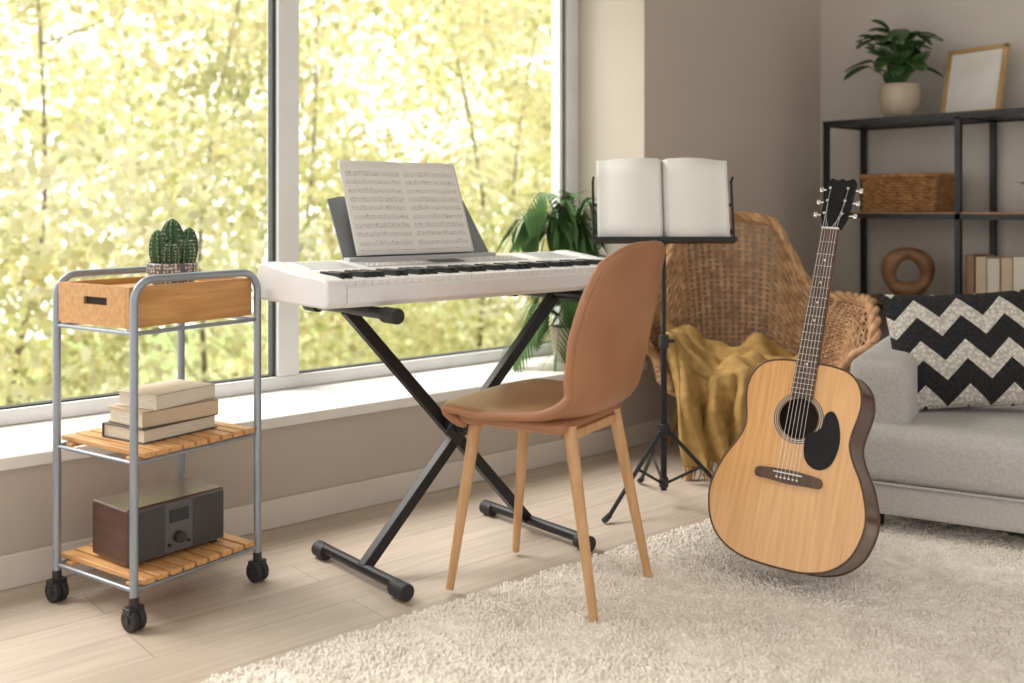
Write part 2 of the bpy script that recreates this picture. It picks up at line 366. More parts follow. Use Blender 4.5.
# ---------------------------------------------------------------- rug
def rug():
    e=root('shag_rug')
    u0,u1,v0,v1=-.1,2.95,-.1,1.90
    mk('backing',rbox_geo(u1-u0,v1-v0,.012,.005,20,center=((u0+u1)/2,(v0+v1)/2,.0065)),'rug',e)
    sp=.0070; nu=int((u1-u0)/sp); nv=int((v1-v0)/sp)
    gu,gv=np.meshgrid(np.linspace(u0,u1,nu),np.linspace(v0,v1,nv)); P=np.c_[gu.ravel(),gv.ravel(),np.full(gu.size,.007)]
    N=len(P); P[:,:2]+=rng.normal(0,.003,(N,2))
    cell=.0145; cx=np.floor((P[:,0]+.6*np.sin(P[:,1]*23)*cell)/cell).astype(int); cy=np.floor((P[:,1]+.6*np.sin(P[:,0]*29)*cell)/cell).astype(int)
    hsh=(np.abs(cx*73856093 ^ cy*19349663))%9973
    tab=rng.uniform(-1,1,(9973,3)); cl=tab[hsh]
    cen=np.c_[(cx+.5)*cell,(cy+.5)*cell]; tow=(cen-P[:,:2])
    lean=np.clip(tow,-.01,.01)*.4+cl[:,:2]*.0045+rng.normal(0,.0025,(N,2))
    H=.0100+.0030*cl[:,2]+.0022*np.sin(P[:,0]*17+1)*np.sin(P[:,1]*15)+rng.uniform(-.0012,.0012,N)
    r=.0043; V=np.zeros((N,9,3)); ph=rng.uniform(0,2*pi,N)
    for k in range(4):
        an=ph+k*pi/2; dx=np.c_[np.cos(an),np.sin(an)]
        V[:,k,:2]=P[:,:2]+dx*r*.8; V[:,k,2]=P[:,2]
        V[:,4+k,:2]=P[:,:2]+lean*.75+dx*r; V[:,4+k,2]=P[:,2]+H*.75
    V[:,8,:2]=P[:,:2]+lean; V[:,8,2]=P[:,2]+H
    b=(np.arange(N)*9)[:,None]
    T=np.array([[0,1,5],[0,5,4],[1,2,6],[1,6,5],[2,3,7],[2,7,6],[3,0,4],[3,4,7],[4,5,8],[5,6,8],[6,7,8],[7,4,8]])
    F=(b[:,:,None]+T[None]).reshape(-1,3)
    ob=fast('pile',V.reshape(-1,3),F,'rug',None,e)
    ob.data.polygons.foreach_set('use_smooth',np.ones(len(ob.data.polygons),dtype=bool))
rug()

# ---------------------------------------------------------------- utility trolley
CA=math.radians(15); CX,CY=.836,2.264
def cart_pt(x,y): return (CX+x*math.cos(CA)-y*math.sin(CA), CY+x*math.sin(CA)+y*math.cos(CA))
def trolley():
    e=root('utility_cart',(CX,CY,0),CA); L=.358; D=.300
    g=[]
    for y in (0,D):
        R=.05; zt=.782; pts=[(0,y,.055),(0,y,.4),(0,y,zt-R)]
        pts+=[(R-R*math.cos(a),y,zt-R+R*math.sin(a)) for a in np.linspace(.15,pi/2,7)]
        pts+=[(L-R+R*math.sin(a),y,zt-R+R*math.cos(a)) for a in np.linspace(0,pi/2-.15,7)]
        pts+=[(L,y,zt-R),(L,y,.4),(L,y,.055)]
        g.append(tube_geo(pts,.0095,12))
    for z in (.662,.372,.088):
        for x in (0,L): g.append(cyl((x,0,z),(x,D,z),.005,sides=10))
        for y in (0,D): g.append(cyl((0,y,z),(L,y,z),.005,sides=10))
    mk('steel_frame',g,'tube',e)
    for zi,z in enumerate((.381,.097)):
        s=[]
        n=9; wd=(L-.03)/n
        for i in range(n): s.append(box_geo(.015+i*wd+.004,.015+(i+1)*wd-.004,-.012,D+.012,z,z+.012))
        s+= [box_geo(.01,L-.01,.02,.045,z-.009,z-.0005),box_geo(.01,L-.01,D-.045,D-.02,z-.009,z-.0005)]
        mk('slat_shelf_%d'%(zi+1),s,'bamboo_y',e,smooth=False,bevel=.002)
    x0,x1,y0,y1,z0,z1=-.004,L-.008,.012,D-.012,.672,.766; t=.012
    g=[box_geo(x0,x1,y0,y0+t,z0,z1),box_geo(x0,x1,y1-t,y1,z0,z1),box_geo(x0+t,x1-t,y0+t,y1-t,z0,z1-.014)]
    mk('tray_long_sides',g,'bamboo',e,smooth=False,bevel=.002)
    g=[]; ya,yb=y0+t,y1-t; ha,hb=.095,.185; za,zb=.720,.738
    for xa in (x0,x1-t):
        g+= [box_geo(xa,xa+t,ya,yb,z0,za),box_geo(xa,xa+t,ya,yb,zb,z1),box_geo(xa,xa+t,ya,ha,za,zb),box_geo(xa,xa+t,hb,yb,za,zb)]
    mk('tray_handle_sides',g,'bamboo',e,smooth=False)
    mk('slot_shade_plate',[box_geo(x0+.007,x0+.0085,ha,hb,za,zb)],'dark',e,smooth=False)  # thin dark plate, paints the shade inside the handle slot
    g=[];h=[]
    for x in (0,L):
        for y in (0,D):
            for s in (-.009,.009): g.append(tube_geo([(x+s-.008,y,.026),(x+s+.008,y,.026)],.026,20))
            h.append(cyl((x,y,.045),(x,y,.075),.011,sides=12)); h.append(box_geo(x-.02,x+.02,y-.012,y+.014,.040,.054))
            h.append(cyl((x-.021,y,.026),(x+.021,y,.026),.008))
    mk('caster_wheels',g,'rubber',e,bevel=.004); mk('caster_forks',h,'blackplastic',e,smooth=False,bevel=.002)
    return e
trolley()
def book_geo(L,W,H):
    cov=[box_geo(-L/2,L/2,-W/2,W/2,0,.003),box_geo(-L/2,L/2,-W/2,W/2,H-.003,H),box_geo(-L/2,L/2,-W/2,-W/2+.003,0,H)]
    pg=[box_geo(-L/2+.005,L/2-.005,-W/2+.003,W/2-.005,.003,H-.003)]
    return cov,pg
def stack():
    x,y=cart_pt(.18,.14); e=root('book_stack',(x,y,.3935),math.radians(14))
    z=0
    for i,(L,W,H,r,c) in enumerate(((.22,.155,.034,.05,'cover_b'),(.212,.15,.037,-.04,'cover_a'),(.185,.14,.036,.10,'cover_c'))):
        cov,pg=book_geo(L,W,H)
        mk('cover_%d'%(i+1),cov,c,e,smooth=False,bevel=.001,loc=(0.008*i-.005,0,z),rot=(0,0,r+ (pi if i==0 else 0)))
        mk('pages_%d'%(i+1),pg,'pages',e,smooth=False,loc=(0.008*i-.005,0,z),rot=(0,0,r+(pi if i==0 else 0)))
        z+=H+.0005
stack()
def radio():
    x,y=cart_pt(.172,.14); e=root('tabletop_radio',(x,y,.1095),math.radians(11)); w,d,h=.265,.16,.135
    mk('wood_case',box_geo(-w/2,w/2,-d/2+.006,d/2,.006,h),'radiow',e,smooth=False,bevel=.006)
    mk('front_panel',box_geo(-w/2+.004,w/2-.004,-d/2,-d/2+.008,.010,h-.004),'silver',e,smooth=False,bevel=.002)
    mk('speaker_grilles',[box_geo(-w/2+.008,-.038,-d/2-.002,-d/2+.002,.014,h-.008),box_geo(.038,w/2-.008,-d/2-.002,-d/2+.002,.014,h-.008)],'grille',e,smooth=False,bevel=.001)
    mk('display',box_geo(-.026,.026,-d/2-.002,-d/2+.001,.082,.112),'screen',e,smooth=False)
    mk('knobs',[tube_geo([(0,-d/2-.012,.045),(0,-d/2,.045)],.014,20)]+[tube_geo([(sx,-d/2-.005,.03),(sx,-d/2,.03)],.004,12) for sx in (-.026,.026)],'blackplastic',e)
    mk('feet',[cyl((sx,sy,0),(sx,sy,.007),.01) for sx in (-.11,.11) for sy in (-.06,.06)],'rubber',e)
radio()
def cactus():
    x,y=cart_pt(.212,.145); e=root('potted_cactus',(x,y,.7525))
    mk('pot',lathe_geo([(.040,0),(.052,.005),(.060,.028),(.061,.052),(.058,.055),(.055,.052),(.053,.044)],40),'potp',e)
    mk('pot_soil',lathe_geo([(.001,.046),(.053,.046),(.053,.042),(.001,.042)],24),'soil',e)
    gs=[];sp=[]
    for cx,cy,r,h,tx,ty in ((0,0,.028,.122,0,0),(-.033,-.008,.021,.095,-.08,-.02),(.034,-.006,.022,.10,.08,0),(-.012,.028,.018,.08,-.05,.08),(.018,-.028,.018,.075,.05,-.1),(.02,.026,.017,.07,.08,.08),(-.016,-.03,.016,.065,-.06,-.12)):
        nr=9
        def f(u,v,cx=cx,cy=cy,r=r,h=h,tx=tx,ty=ty):
            a=u*2*pi; rr=r*(math.sin(pi*min(1,.12+v*.88))**.5 if v<1 else 0.001)*(1+.16*math.cos(nr*a)); rr=max(rr,.0005)
            z=.042+h*v; return (cx+rr*math.cos(a)+tx*h*v,cy+rr*math.sin(a)+ty*h*v,z)
        gs.append(grid_geo(f,72,18,True))
        for k in range(nr):
            for j in range(2,9):
                v=j/9; p=np.array(f(k/nr,v)); c=np.array([cx+tx*h*v,cy+ty*h*v,p[2]]); d=nrm(p-c+np.array([0,0,.001]))
                for q in range(3):
                    dd=nrm(d+np.array([random.uniform(-.7,.7) for _ in range(3)])); sp.append(tube_geo([p-d*.001,p+dd*.006],[.0006,.0002],3,False))
    mk('stems',gs,'cactus',e,ang=80); mk('spines',sp,'spine',e)
cactus()

# ---------------------------------------------------------------- piano keyboard + stand
def stand():
    e=root('keyboard_stand'); Vc=2.205
    zt=.684
    def sq(p0,p1,a,b):
        p0=np.array(p0);p1=np.array(p1);d=nrm(p1-p0);v=np.array([0,1.,0]);n=np.cross(d,v)
        V=[];
        for p in (p0,p1):
            for s,t in ((-1,-1),(1,-1),(1,1),(-1,1)): V.append(p+v*s*a/2+n*t*b/2)
        return np.array(V),[(0,1,2,3),(7,6,5,4),(0,4,5,1),(1,5,6,2),(2,6,7,3),(3,7,4,0)]
    mk('cross_arms',[sq((1.39,Vc-.016,.03),(2.05,Vc-.016,zt),.028,.03),sq((1.97,Vc+.016,.03),(1.36,Vc+.016,zt),.028,.03)],'black',e,smooth=False,bevel=.003)
    mk('foot_bars',[cyl((1.39,2.04,.03),(1.39,2.38,.03),.014),cyl((1.97,2.00,.03),(1.97,2.38,.03),.014)],'black',e)
    mk('foot_caps',[cyl((u,a,.0225),(u,b,.0225),.021,sides=20) for u,a,b in((1.39,1.995,2.055),(1.39,2.37,2.42),(1.97,1.955,2.01),(1.97,2.37,2.42))],'rubber',e,bevel=.004)
    mk('support_bars',[cyl((u,2.04,zt+.004),(u,2.40,zt+.004),.0145) for u in (1.36,2.05)],'black',e)
    mk('support_pads',[cyl((u,a,zt+.002),(u,b,zt+.002),.0195,sides=20) for u in(1.36,2.05) for a,b in((1.99,2.05),(2.36,2.42))],'rubber',e,bevel=.004)
    mk('pivot',[cyl((1.69,Vc-.05,.355),(1.69,Vc+.045,.355),.028,sides=24),cyl((1.69,Vc-.075,.355),(1.69,Vc-.05,.355),.018),sq((1.655,Vc-.034,.32),(1.725,Vc-.034,.39),.008,.06)],'blackplastic',e,bevel=.003)
stand()
def keyboard():
    e=root('digital_piano_keyboard',(1.20,2.045,.7075)); W=1.08; Dp=.355
    def ext(prof,x0,x1):
        n=len(prof); V=np.array([(x,a,b) for x in (x0,x1) for a,b in prof]); F=[tuple(range(n))[::-1],tuple(range(n,2*n))]
        for i in range(n): k=(i+1)%n; F.append((i,k,n+k,n+i))
        return V,F
    main=[(.012,0),(.0,.012),(0,.046),(.006,.052),(.026,.053),(.028,.044),(.172,.044),(.174,.074),(.20,.080),(.325,.094),(.345,.088),(.355,.07),(.355,.02),(.34,0)]
    cheek=[(.012,0),(.0,.012),(0,.055),(.012,.068),(.05,.073),(.174,.079),(.20,.083),(.325,.097),(.345,.091),(.355,.07),(.355,.02),(.34,0)]
    mk('body',[ext(main,.055,W-.055)],'kb',e,smooth=False,bevel=.002)
    mk('end_cheeks',[ext(cheek,0,.056),ext(cheek,W-.056,W)],'kb',e,smooth=False,bevel=.008,seg=4)
    n=41; x0=.062; kw=(W-.124)/n
    mk('white_keys',[box_geo(x0+i*kw+.0007,x0+(i+1)*kw-.0007,.014,.171,.046,.064) for i in range(n)],'keyw',e,smooth=False,bevel=.0012,seg=2)
    pat=[1,1,0,1,1,1,0]
    bk=[]
    for i in range(n-1):
        if pat[i%7]:
            c=x0+(i+1)*kw; V,F=box_geo(c-.0062,c+.0062,.072,.171,.062,.078); V=V.copy()
            V[(V[:,2]>.07)&(V[:,1]<.1),1]+=.008; bk.append((V,F))
    mk('black_keys',bk,'blackplastic',e,smooth=False,bevel=.001,seg=2)
    sl=math.atan2(.014,.125)
    def pb(x0,x1,a,b,h=.003):
        f=lambda y:.080+(y-.20)*math.tan(sl)
        V,F=box_geo(x0,x1,a,b,0,1); V=V.copy(); V[:,2]=np.array([f(v[1])+(h if v[2]>.5 else -.002) for v in V]); return V,F
    mk('control_panel',[pb(.24,.80,.203,.300,.0015)],'kbpanel',e,smooth=False)
    mk('speaker_grilles',[pb(.07,.21,.205,.315,.0018),pb(.85,1.01,.205,.315,.0018)],'kb',e,smooth=False,bevel=.001)
    mk('grille_slots',[pb(a+i*.0085,a+i*.0085+.003,.212,.308,.0022) for a,b in((.078,.2),(.858,1.0)) for i in range(15)],'grey',e,smooth=False)
    mk('lcd_display',[pb(.47,.57,.215,.262,.003)],'screen',e,smooth=False)
    mk('buttons',[pb(.26+i*.017,.271+i*.017,y,y+.009,.004) for i in range(11) for y in(.215,.235)]+[pb(.60+i*.017,.611+i*.017,y,y+.009,.004) for i in range(11) for y in(.215,.235,.255)],'keyw',e,smooth=False)
    b0=np.array([0,.315,.09]); dr=nrm([0,.36,.93])
    def P(x,h,o=0): return b0+np.array([x,0,0])+dr*h+np.array([0,-.93,.36])*o
    V=[];
    out=[(.235,0),(.222,.180),(.26,.188),(.64,.188),(.690,.178),(.745,0)]
    for o in (-.003,.003): V+=[P(x,h,o) for x,h in out]
    n=len(out); F=[tuple(range(n)),tuple(range(n,2*n))[::-1]]+[(i,(i+1)%n,n+(i+1)%n,n+i) for i in range(n)]
    mk('music_rest',[(np.array(V),F)],'grey',e,smooth=False,bevel=.001)
    mk('rest_ledge',box_geo(.235,.745,.285,.325,.088,.101),'kbpanel',e,smooth=False,bevel=.003)
    return e
keyboard()
def sheets():
    e=root('sheet_music',(1.20+.468,2.045+.303,.7075+.103)); tilt=math.atan2(.36,.93)
    def f(u,v):
        x=(u-.5)*.405; y=-.006-.004*math.sin(pi*abs(2*u-1))*(.6+.4*v); z=v*.28
        return (x,y,z)
    mk('spread',grid_geo(f,41,12),'sheet',e,solid=.0012,rot=(-tilt,0,0))
sheets()

# ---------------------------------------------------------------- dining chair
def chair():
    e=root('dining_chair',(1.716,1.825,.012),math.radians(18.5))
    prof=sm([(.250,.410),(.246,.430),(.218,.448),(.12,.447),(.02,.442),(-.07,.443),(-.130,.455),(-.166,.49),(-.186,.55),(-.202,.64),(-.220,.74),(-.246,.842)],8)
    wid=sm([(.180,0),(.195,0),(.207,0),(.220,0),(.224,0),(.216,0),(.200,0),(.188,0),(.194,0),(.205,0),(.203,0),(.180,0)],8)
    n=len(prof); nx=33
    def tang(i):
        a=prof[max(0,i-1)];b=prof[min(n-1,i+1)]; return nrm(b-a)
    V=[];F=[]
    for i in range(n):
        s=i/(n-1); p=prof[i]; w=wid[i][0]; t=tang(i)
        nr=np.array([t[1],-t[0]]); back=max(0,min(1,(s-.45)/.25))
        for j in range(nx):
            x=-1+2*j/(nx-1)
            end=0
            if s<.34: end=(1-s/.34)
            if s>.80: end=((s-.80)/.20)
            ww=w*(1-.10*end**2)
            fr_=(1 if s<.34 else 0)
            cup=(.004*(1-back)+.050*back)*abs(x)**2.6*(1-.4*end)
            if .3<s<.62: cup+=.014*math.sin(pi*(s-.3)/.32)*abs(x)**2
            q=p+nr*cup
            if fr_: q=q+np.array([-.085*end**1.3*abs(x)**3.2, 0])
            elif end>0: q=q-t*(.050*end*abs(x)**3.5)
            V.append((x*ww,q[0],q[1]))
    for i in range(n-1):
        for j in range(nx-1): F.append((i*nx+j,i*nx+j+1,(i+1)*nx+j+1,(i+1)*nx+j))
    mk('seat_shell',(np.array(V),F),'leather',e,solid=.022,sub=1,ang=180)
    Va=np.array(V).reshape(n,nx,3)
    loop=list(Va[:,0])+list(Va[-1,1:])+list(Va[::-1,-1][1:])+list(Va[0,::-1][1:-1])
    mk('edge_piping',tube_geo(loop,.0112,8,closed=True),'leather',e,ang=180)
    mk('seat_underside',rbox_geo(.34,.30,.035,.016,12,.006,center=(0,.045,.426)),'leather',e,ang=180)
    lg=[]
    for sx in (-1,1):
        lg.append(tube_geo([(sx*.120,.155,.425),(sx*.158,.210,0.0)],[.0165,.010],16))
        lg.append(tube_geo([(sx*.120,-.10,.425),(sx*.155,-.180,0.0)],[.0165,.010],16))
    mk('legs',lg,'beech',e)
    mk('underframe',[box_geo(-.12,.12,.14,.165,.394,.416),box_geo(-.12,.12,-.115,-.09,.394,.416)],'beech',e,smooth=False,bevel=.004)
chair()

# ---------------------------------------------------------------- music stand
def mstand():
    e=root('music_stand',(2.45,2.11,0),math.radians(-40.7))
    g=[cyl((0,0,.05),(0,0,.52),.010),cyl((0,0,.5),(0,0,.84),.0065)]
    mk('shaft',g,'black',e)
    mk('clamps',[cyl((0,0,.5),(0,0,.54),.016),cyl((0,0,.22),(0,0,.26),.018),cyl((0,0,.06),(0,0,.09),.015),cyl((.0,0,.52),(.035,0,.52),.006)],'blackplastic',e,bevel=.002)
    lg=[]; AN=(222,340,100)
    for a in AN:
        R=.265 if a==222 else .245
        a=math.radians(a); c,s=math.cos(a),math.sin(a)
        lg.append(tube_geo([(c*.012,s*.012,.24),(c*R,s*R,.010)],.0065,8)); lg.append(tube_geo([(c*.012,s*.012,.075),(c*.12,s*.12,.135)],.0045,8))
    mk('tripod_legs',lg,'black',e)
    mk('leg_tips',[tube_geo([(math.cos(math.radians(a))*(R-.013),math.sin(math.radians(a))*(R-.013),.022),(math.cos(math.radians(a))*(R+.013),math.sin(math.radians(a))*(R+.013),.010)],.009,10) for a,R in zip(AN,(.265,.245,.245))],'rubber',e)
    t=Matrix.Translation((0,-.0,.828))@Matrix.Rotation(math.radians(-12),4,'X')
    d=[box_geo(-.222,.222,-.045,.004,0,.005),box_geo(-.222,.222,-.047,-.043,0,.014),box_geo(-.225,-.217,-.006,.002,0,.205),box_geo(.217,.225,-.006,.002,0,.205),box_geo(-.222,.222,0,.006,.03,.045),
       box_geo(-.012,.012,0,.01,0,.2),box_geo(-.222,.222,0,.004,.12,.13)]
    d+=[tube_geo([(-.221,-.002,.20),(-.221,-.03,.208)],.004,8),tube_geo([(.221,-.002,.20),(.221,-.03,.208)],.004,8)]
    mk('desk',[xf(q,t) for q in d],'black',e,smooth=False,bevel=.001)
    f=root('open_songbook',(2.45,2.11,.828),math.radians(-40.7)); 
    for s in (-1,1):
        for k in range(5):
            def fn(u,v,s=s,k=k):
                x=s*u*(.209-k*.0035); y=-.006-.005*k-(.010+.004*k)*math.sin(pi*min(1,u*1.05))+.005*k*u
                if u<.08: y=-.006+(y+.006)*(u/.08)
                return (x,y,.007+v*.262)
            mk('page_%s_%d'%('left' if s<0 else 'right',k+1),grid_geo(fn,26,6),'paper',f,solid=.0010,rot=(math.radians(-12),0,0))
mstand()

# ---------------------------------------------------------------- wicker armchair
def armchair():
    AL=(3.10,2.28,0); AR=math.radians(-42.3)
    e=root('wicker_armchair',AL,AR)
    A=116
    def h(a):
        a=abs(a)
        base=.595
        if a>90: base=.595-.14*((a-90)/26)**1.6
        if a<60:
            k=max(0,min(1,(a-26)/30)); k=k*k*(3-2*k)
            return .595+(.312-.018*(a/26)**2 if a<26 else .294*(1-k))
        return base
    def S(a,t,off=0):
        b=abs(a); k=min(1,max(0,(b-32)/38)); k=k*k*(3-2*k)
        R0=.285+.03*k; Rr=.37+.045*k
        R=R0+(Rr-R0)*t**1.3+off
        z=.29+(h(a)-.29)*t
        if k>0 and t>.7: R+=.040*k*((t-.7)/.3)**2
        r=math.radians(a); return (R*math.sin(r),R*math.cos(r)*.97,z)
    rows=30; gs=[]
    for i in range(rows):
        t=(i+.5)/rows
        pts=[S(a,t,.006*math.cos(pi*a/5+pi*i)) for a in np.arange(-A,A+.1,1.25)]
        gs.append(tube_geo(pts,.0040,5))
    mk('woven_strands',gs,'wicker',e,ang=180)
    rb=[]
    for a in np.arange(-A+1,A,5):
        for da in (-.6,.6): rb.append(tube_geo([S(a+da,t) for t in np.linspace(0,1,12)],.0034,6))
    mk('ribs',rb,'wicker',e,ang=180)
    g=[]
    for ph in (0,2*pi/3,4*pi/3):
        pts=[]
        for i,a in enumerate(np.arange(-A,A+.1,1)):
            p=np.array(S(a,1)); r=math.radians(a); out=np.array([math.sin(r),math.cos(r),0]); th=a*.32+ph
            pts.append(p+out*.012*math.cos(th)+np.array([0,0,1])*.012*math.sin(th))
        g.append(tube_geo(pts,.012,8))
    for s in (-1,1):
        a=s*A; g.append(tube_geo([S(a,t) for t in np.linspace(0,1,12)],.017,10))
    mk('braided_rim',g,'wicker',e,ang=180)
    ap=[]
    for i in range(6):
        z=.275+i*.0125
        ap.append(tube_geo([((.292+.0055*math.cos(pi*a/5+pi*i))*math.sin(math.radians(a)),(.285+.0055*math.cos(pi*a/5+pi*i))*math.cos(math.radians(a)),z) for a in np.arange(0,360,1.25)],.0052,5,closed=True))
    mk('apron_weave',ap,'wicker',e,ang=180)
    def ring(R,z,r): return tube_geo([(R*math.sin(a),R*.97*math.cos(a),z) for a in np.linspace(0,2*pi,64,endpoint=False)],r,10,closed=True)
    mk('seat_rings',[ring(.295,.345,.014),ring(.29,.27,.012)],'rattanleg',e)
    mk('seat_deck',lathe_geo([(.001,.335),(.287,.335),(.287,.352),(.001,.356)],48),'wickerdark',e)
    lg=[]
    for a in (42,138,222,318):
        r=math.radians(a); lg.append(tube_geo([(.265*math.sin(r),.265*math.cos(r),.34),(.265*math.sin(r),.265*math.cos(r),.26),(.37*math.sin(r),.36*math.cos(r),0)],[.017,.016,.013],12))
    for a,b in ((42,222),(138,318)):
        ra,rb_=math.radians(a),math.radians(b); q=.335
        lg.append(cyl((q*math.sin(ra),q*math.cos(ra),.09),(q*math.sin(rb_),q*math.cos(rb_),.09),.009,sides=10))
    mk('legs',lg,'rattanleg',e)
    f=root('mustard_throw_blanket',AL,AR)
    def T(u,v):
        xx=-.33+.52*u
        if v<.42:
            k=v/.42; y=.15-.44*k; z=.382+.018*math.sin(27*xx+4*k)+.013*math.sin(14*k+20*xx)+.010*math.sin(50*xx-9*k)
            lift=max(0,(-.16-xx)/.17); z+=.15*lift**1.2*(1-.3*k)
            x=xx*(1-.12*(1-k))+.06*(1-k)*u
            if k>.85: z-=.02*((k-.85)/.15)**2
            if k<.25: z+=.05*(1-k/.25)*max(0,math.sin(u*pi))
        else:
            k=(v-.42)/.58; y=-.292-.035*math.sin(pi*.5*min(1,k*3))-.03*k
            z0=.360+.015*math.sin(27*xx+4)+.14*max(0,(-.16-xx)/.17)**1.2*.7*(1-k); z=z0*(1-k)+(.060+.03*math.sin(u*3))*k
            g_=min(1,k*2.2+.25)
            fo=.024*g_*math.sin(u*2*pi*4.8+1.6*math.sin(k*2.3)+.5)+.013*g_*math.sin(u*2*pi*10.7+2.4*k+1.3)
            y+=fo
            cx=-.10
            x=cx+(xx-cx)*(1-.36*k)+.016*g_*math.sin(u*31+k*5)
            y+=.4*(xx+.02)**2
        return (x,y,z)
    mk('cloth',grid_geo(T,160,110),'mustard',f,solid=.009,ang=180,off=0)
    fr=[]
    for i in range(60):
        u=i/59; p=np.array(T(u,1)); fr.append(tube_geo([p,p+np.array([random.uniform(-.006,.006),random.uniform(-.008,.004),-.025]),p+np.array([random.uniform(-.012,.012),random.uniform(-.012,.008),-.045])],[.004,.0035,.002],5))
    mk('fringe',fr,'mustard',f,ang=180)
armchair()

# ---------------------------------------------------------------- acoustic guitar
GB=np.array([2.094,1.455,.068])
def guitar():
    Lx=nrm([.337,.028,.94]); n0=np.array([-.977,-.20,0.])
    n=nrm(n0-n0.dot(Lx)*Lx); wv=np.cross(Lx,n)
    m=Matrix(((wv[0],Lx[0],n[0],GB[0]),(wv[1],Lx[1],n[1],GB[1]),(wv[2],Lx[2],n[2],GB[2]),(0,0,0,1)))
    e=root('acoustic_guitar'); e.matrix_world=m
    half=[(.0,.0),(.075,.004),(.135,.024),(.178,.065),(.199,.125),(.198,.175),(.178,.235),(.150,.285),(.137,.320),(.138,.350),(.147,.395),(.149,.430),(.138,.468),(.108,.497),(.060,.508),(.0,.509)]
    hp=sm(half,6); pts=[(p[0],p[1]) for p in hp]; outl=pts+[(-x,y) for x,y in pts[-2:0:-1]]
    N=len(outl); hc=(0,.365); hr=.051; D=.108
    o3=lambda z,s=1.0:[(x*s,.25+(y-.25)*s,z) for x,y in outl]
    hole=[]
    for x,y in outl:
        a=math.atan2(y-hc[1],x-hc[0]); hole.append((hc[0]+hr*math.cos(a),hc[1]+hr*math.sin(a),0))
    V=o3(0)+hole+[(x,y,-.003) for x,y,z in hole]
    F=[(i,(i+1)%N,N+(i+1)%N,N+i) for i in range(N)]+[(N+i,N+(i+1)%N,2*N+(i+1)%N,2*N+i) for i in range(N)]
    mk('spruce_top',(np.array(V),F),'spruce',e,ang=30)
    V=o3(0)+o3(-D); F=[(i,(i+1)%N,N+(i+1)%N,N+i) for i in range(N)]+[tuple(range(N,2*N))]
    mk('sides_and_back',(np.array(V),F),'mahog',e,ang=50)
    mk('binding',[tube_geo(o3(-.001),.0028,6,closed=True),tube_geo(o3(-D),.0028,6,closed=True)],'fret',e)
    mk('soundhole_shade_disc',[(np.array([(hc[0]+.07*math.cos(a),hc[1]+.07*math.sin(a),-.05) for a in np.linspace(0,2*pi,32,endpoint=False)]),[tuple(range(32))])],'dark',e)  # dark disc behind the soundhole, stands in for the shaded inside
    ring=lambda R,r:tube_geo([(hc[0]+R*math.cos(a),hc[1]+R*math.sin(a),.0003) for a in np.linspace(0,2*pi,64,endpoint=False)],r,6,closed=True)
    mk('rosette',[ring(.053,.0013),ring(.058,.0013),ring(.063,.0012)],'fret',e); mk('rosette_inlay',[ring(.0555,.001),ring(.0605,.001)],'bone',e)
    pg=sm([(.030,.325),(.060,.350),(.067,.385),(.085,.395),(.104,.365),(.112,.315),(.098,.265),(.068,.248),(.038,.262),(.026,.295)],6,True)
    V=[(x,y,z) for z in (.0002,.0022) for x,y in [(q[0],q[1]) for q in pg]]; k=len(pg)
    mk('pickguard',(np.array(V),[tuple(range(k,2*k)),tuple(range(k))[::-1]]+[(i,(i+1)%k,k+(i+1)%k,k+i) for i in range(k)]),'pguard',e,ang=30)
    bo=sm([(-.082,.205),(-.05,.203),(0,.200),(.05,.203),(.082,.205),(.082,.226),(.045,.232),(0,.234),(-.045,.232),(-.082,.226)],4,True); k=len(bo)
    V=[(q[0],q[1],z) for z in (0,.009) for q in bo]
    mk('bridge',(np.array(V),[tuple(range(k,2*k)),tuple(range(k))[::-1]]+[(i,(i+1)%k,k+(i+1)%k,k+i) for i in range(k)]),'fret',e,ang=30)
    mk('saddle_and_pins',[box_geo(-.037,.037,.223,.226,.008,.013)]+[cyl((-.026+i*.0104,.212,.008),(-.026+i*.0104,.212,.013),.0026,sides=10) for i in range(6)],'bone',e)
    def taper(y0,y1,w0,w1,z0,z1):
        V=[(-w0,y0,z0),(w0,y0,z0),(w0,y0,z1),(-w0,y0,z1),(-w1,y1,z0),(w1,y1,z0),(w1,y1,z1),(-w1,y1,z1)]
        return np.array(V),[(0,1,2,3),(7,6,5,4),(0,4,5,1),(1,5,6,2),(2,6,7,3),(3,7,4,0)]
    ny=.868
    mk('fretboard',taper(.415,ny,.029,.0225,.0005,.0065),'fret',e,smooth=False,bevel=.001)
    def nk(u,v):
        y=.50+(ny+.005-.50)*v; w=.0285+(.0225-.0285)*v; a=pi+pi*u; dp=.021-.004*v+ (.03*max(0,1-v*9)**2)
        return (w*math.cos(a),y,.0005+dp*math.sin(a))
    mk('neck',grid_geo(nk,16,30),'neckw',e,solid=.002,ang=80)
    nut=ny; fr=[]; sc=(nut-.225)
    for i in range(1,21):
        y=nut-sc*(1-2**(-i/12)); 
        if y<.42: break
        w=.0225+(.029-.0225)*(ny-y)/(ny-.415); fr.append(cyl((-w,y,.0066),(w,y,.0066),.0011,sides=6))
    mk('frets',fr,'nickel',e)
    mk('fret_dots',[cyl((0,nut-sc*(1-2**(-(i-.5)/12)),.0062),(0,nut-sc*(1-2**(-(i-.5)/12)),.0069),.003,sides=12) for i in (3,5,7,9,15)],'bone',e)
    mk('nut',box_geo(-.0225,.0225,ny,ny+.005,0,.009),'bone',e,smooth=False)
    ho=[(-.024,ny+.004),(.024,ny+.004),(.036,ny+.040),(.038,ny+.142),(.030,ny+.155),(.012,ny+.148),(0,ny+.154),(-.012,ny+.148),(-.030,ny+.155),(-.038,ny+.142),(-.036,ny+.040)]
    k=len(ho); back=lambda y:-(y-ny)*math.tan(math.radians(10))
    V=[(x,y,z+back(y)) for z in (-.014,.002) for x,y in ho]
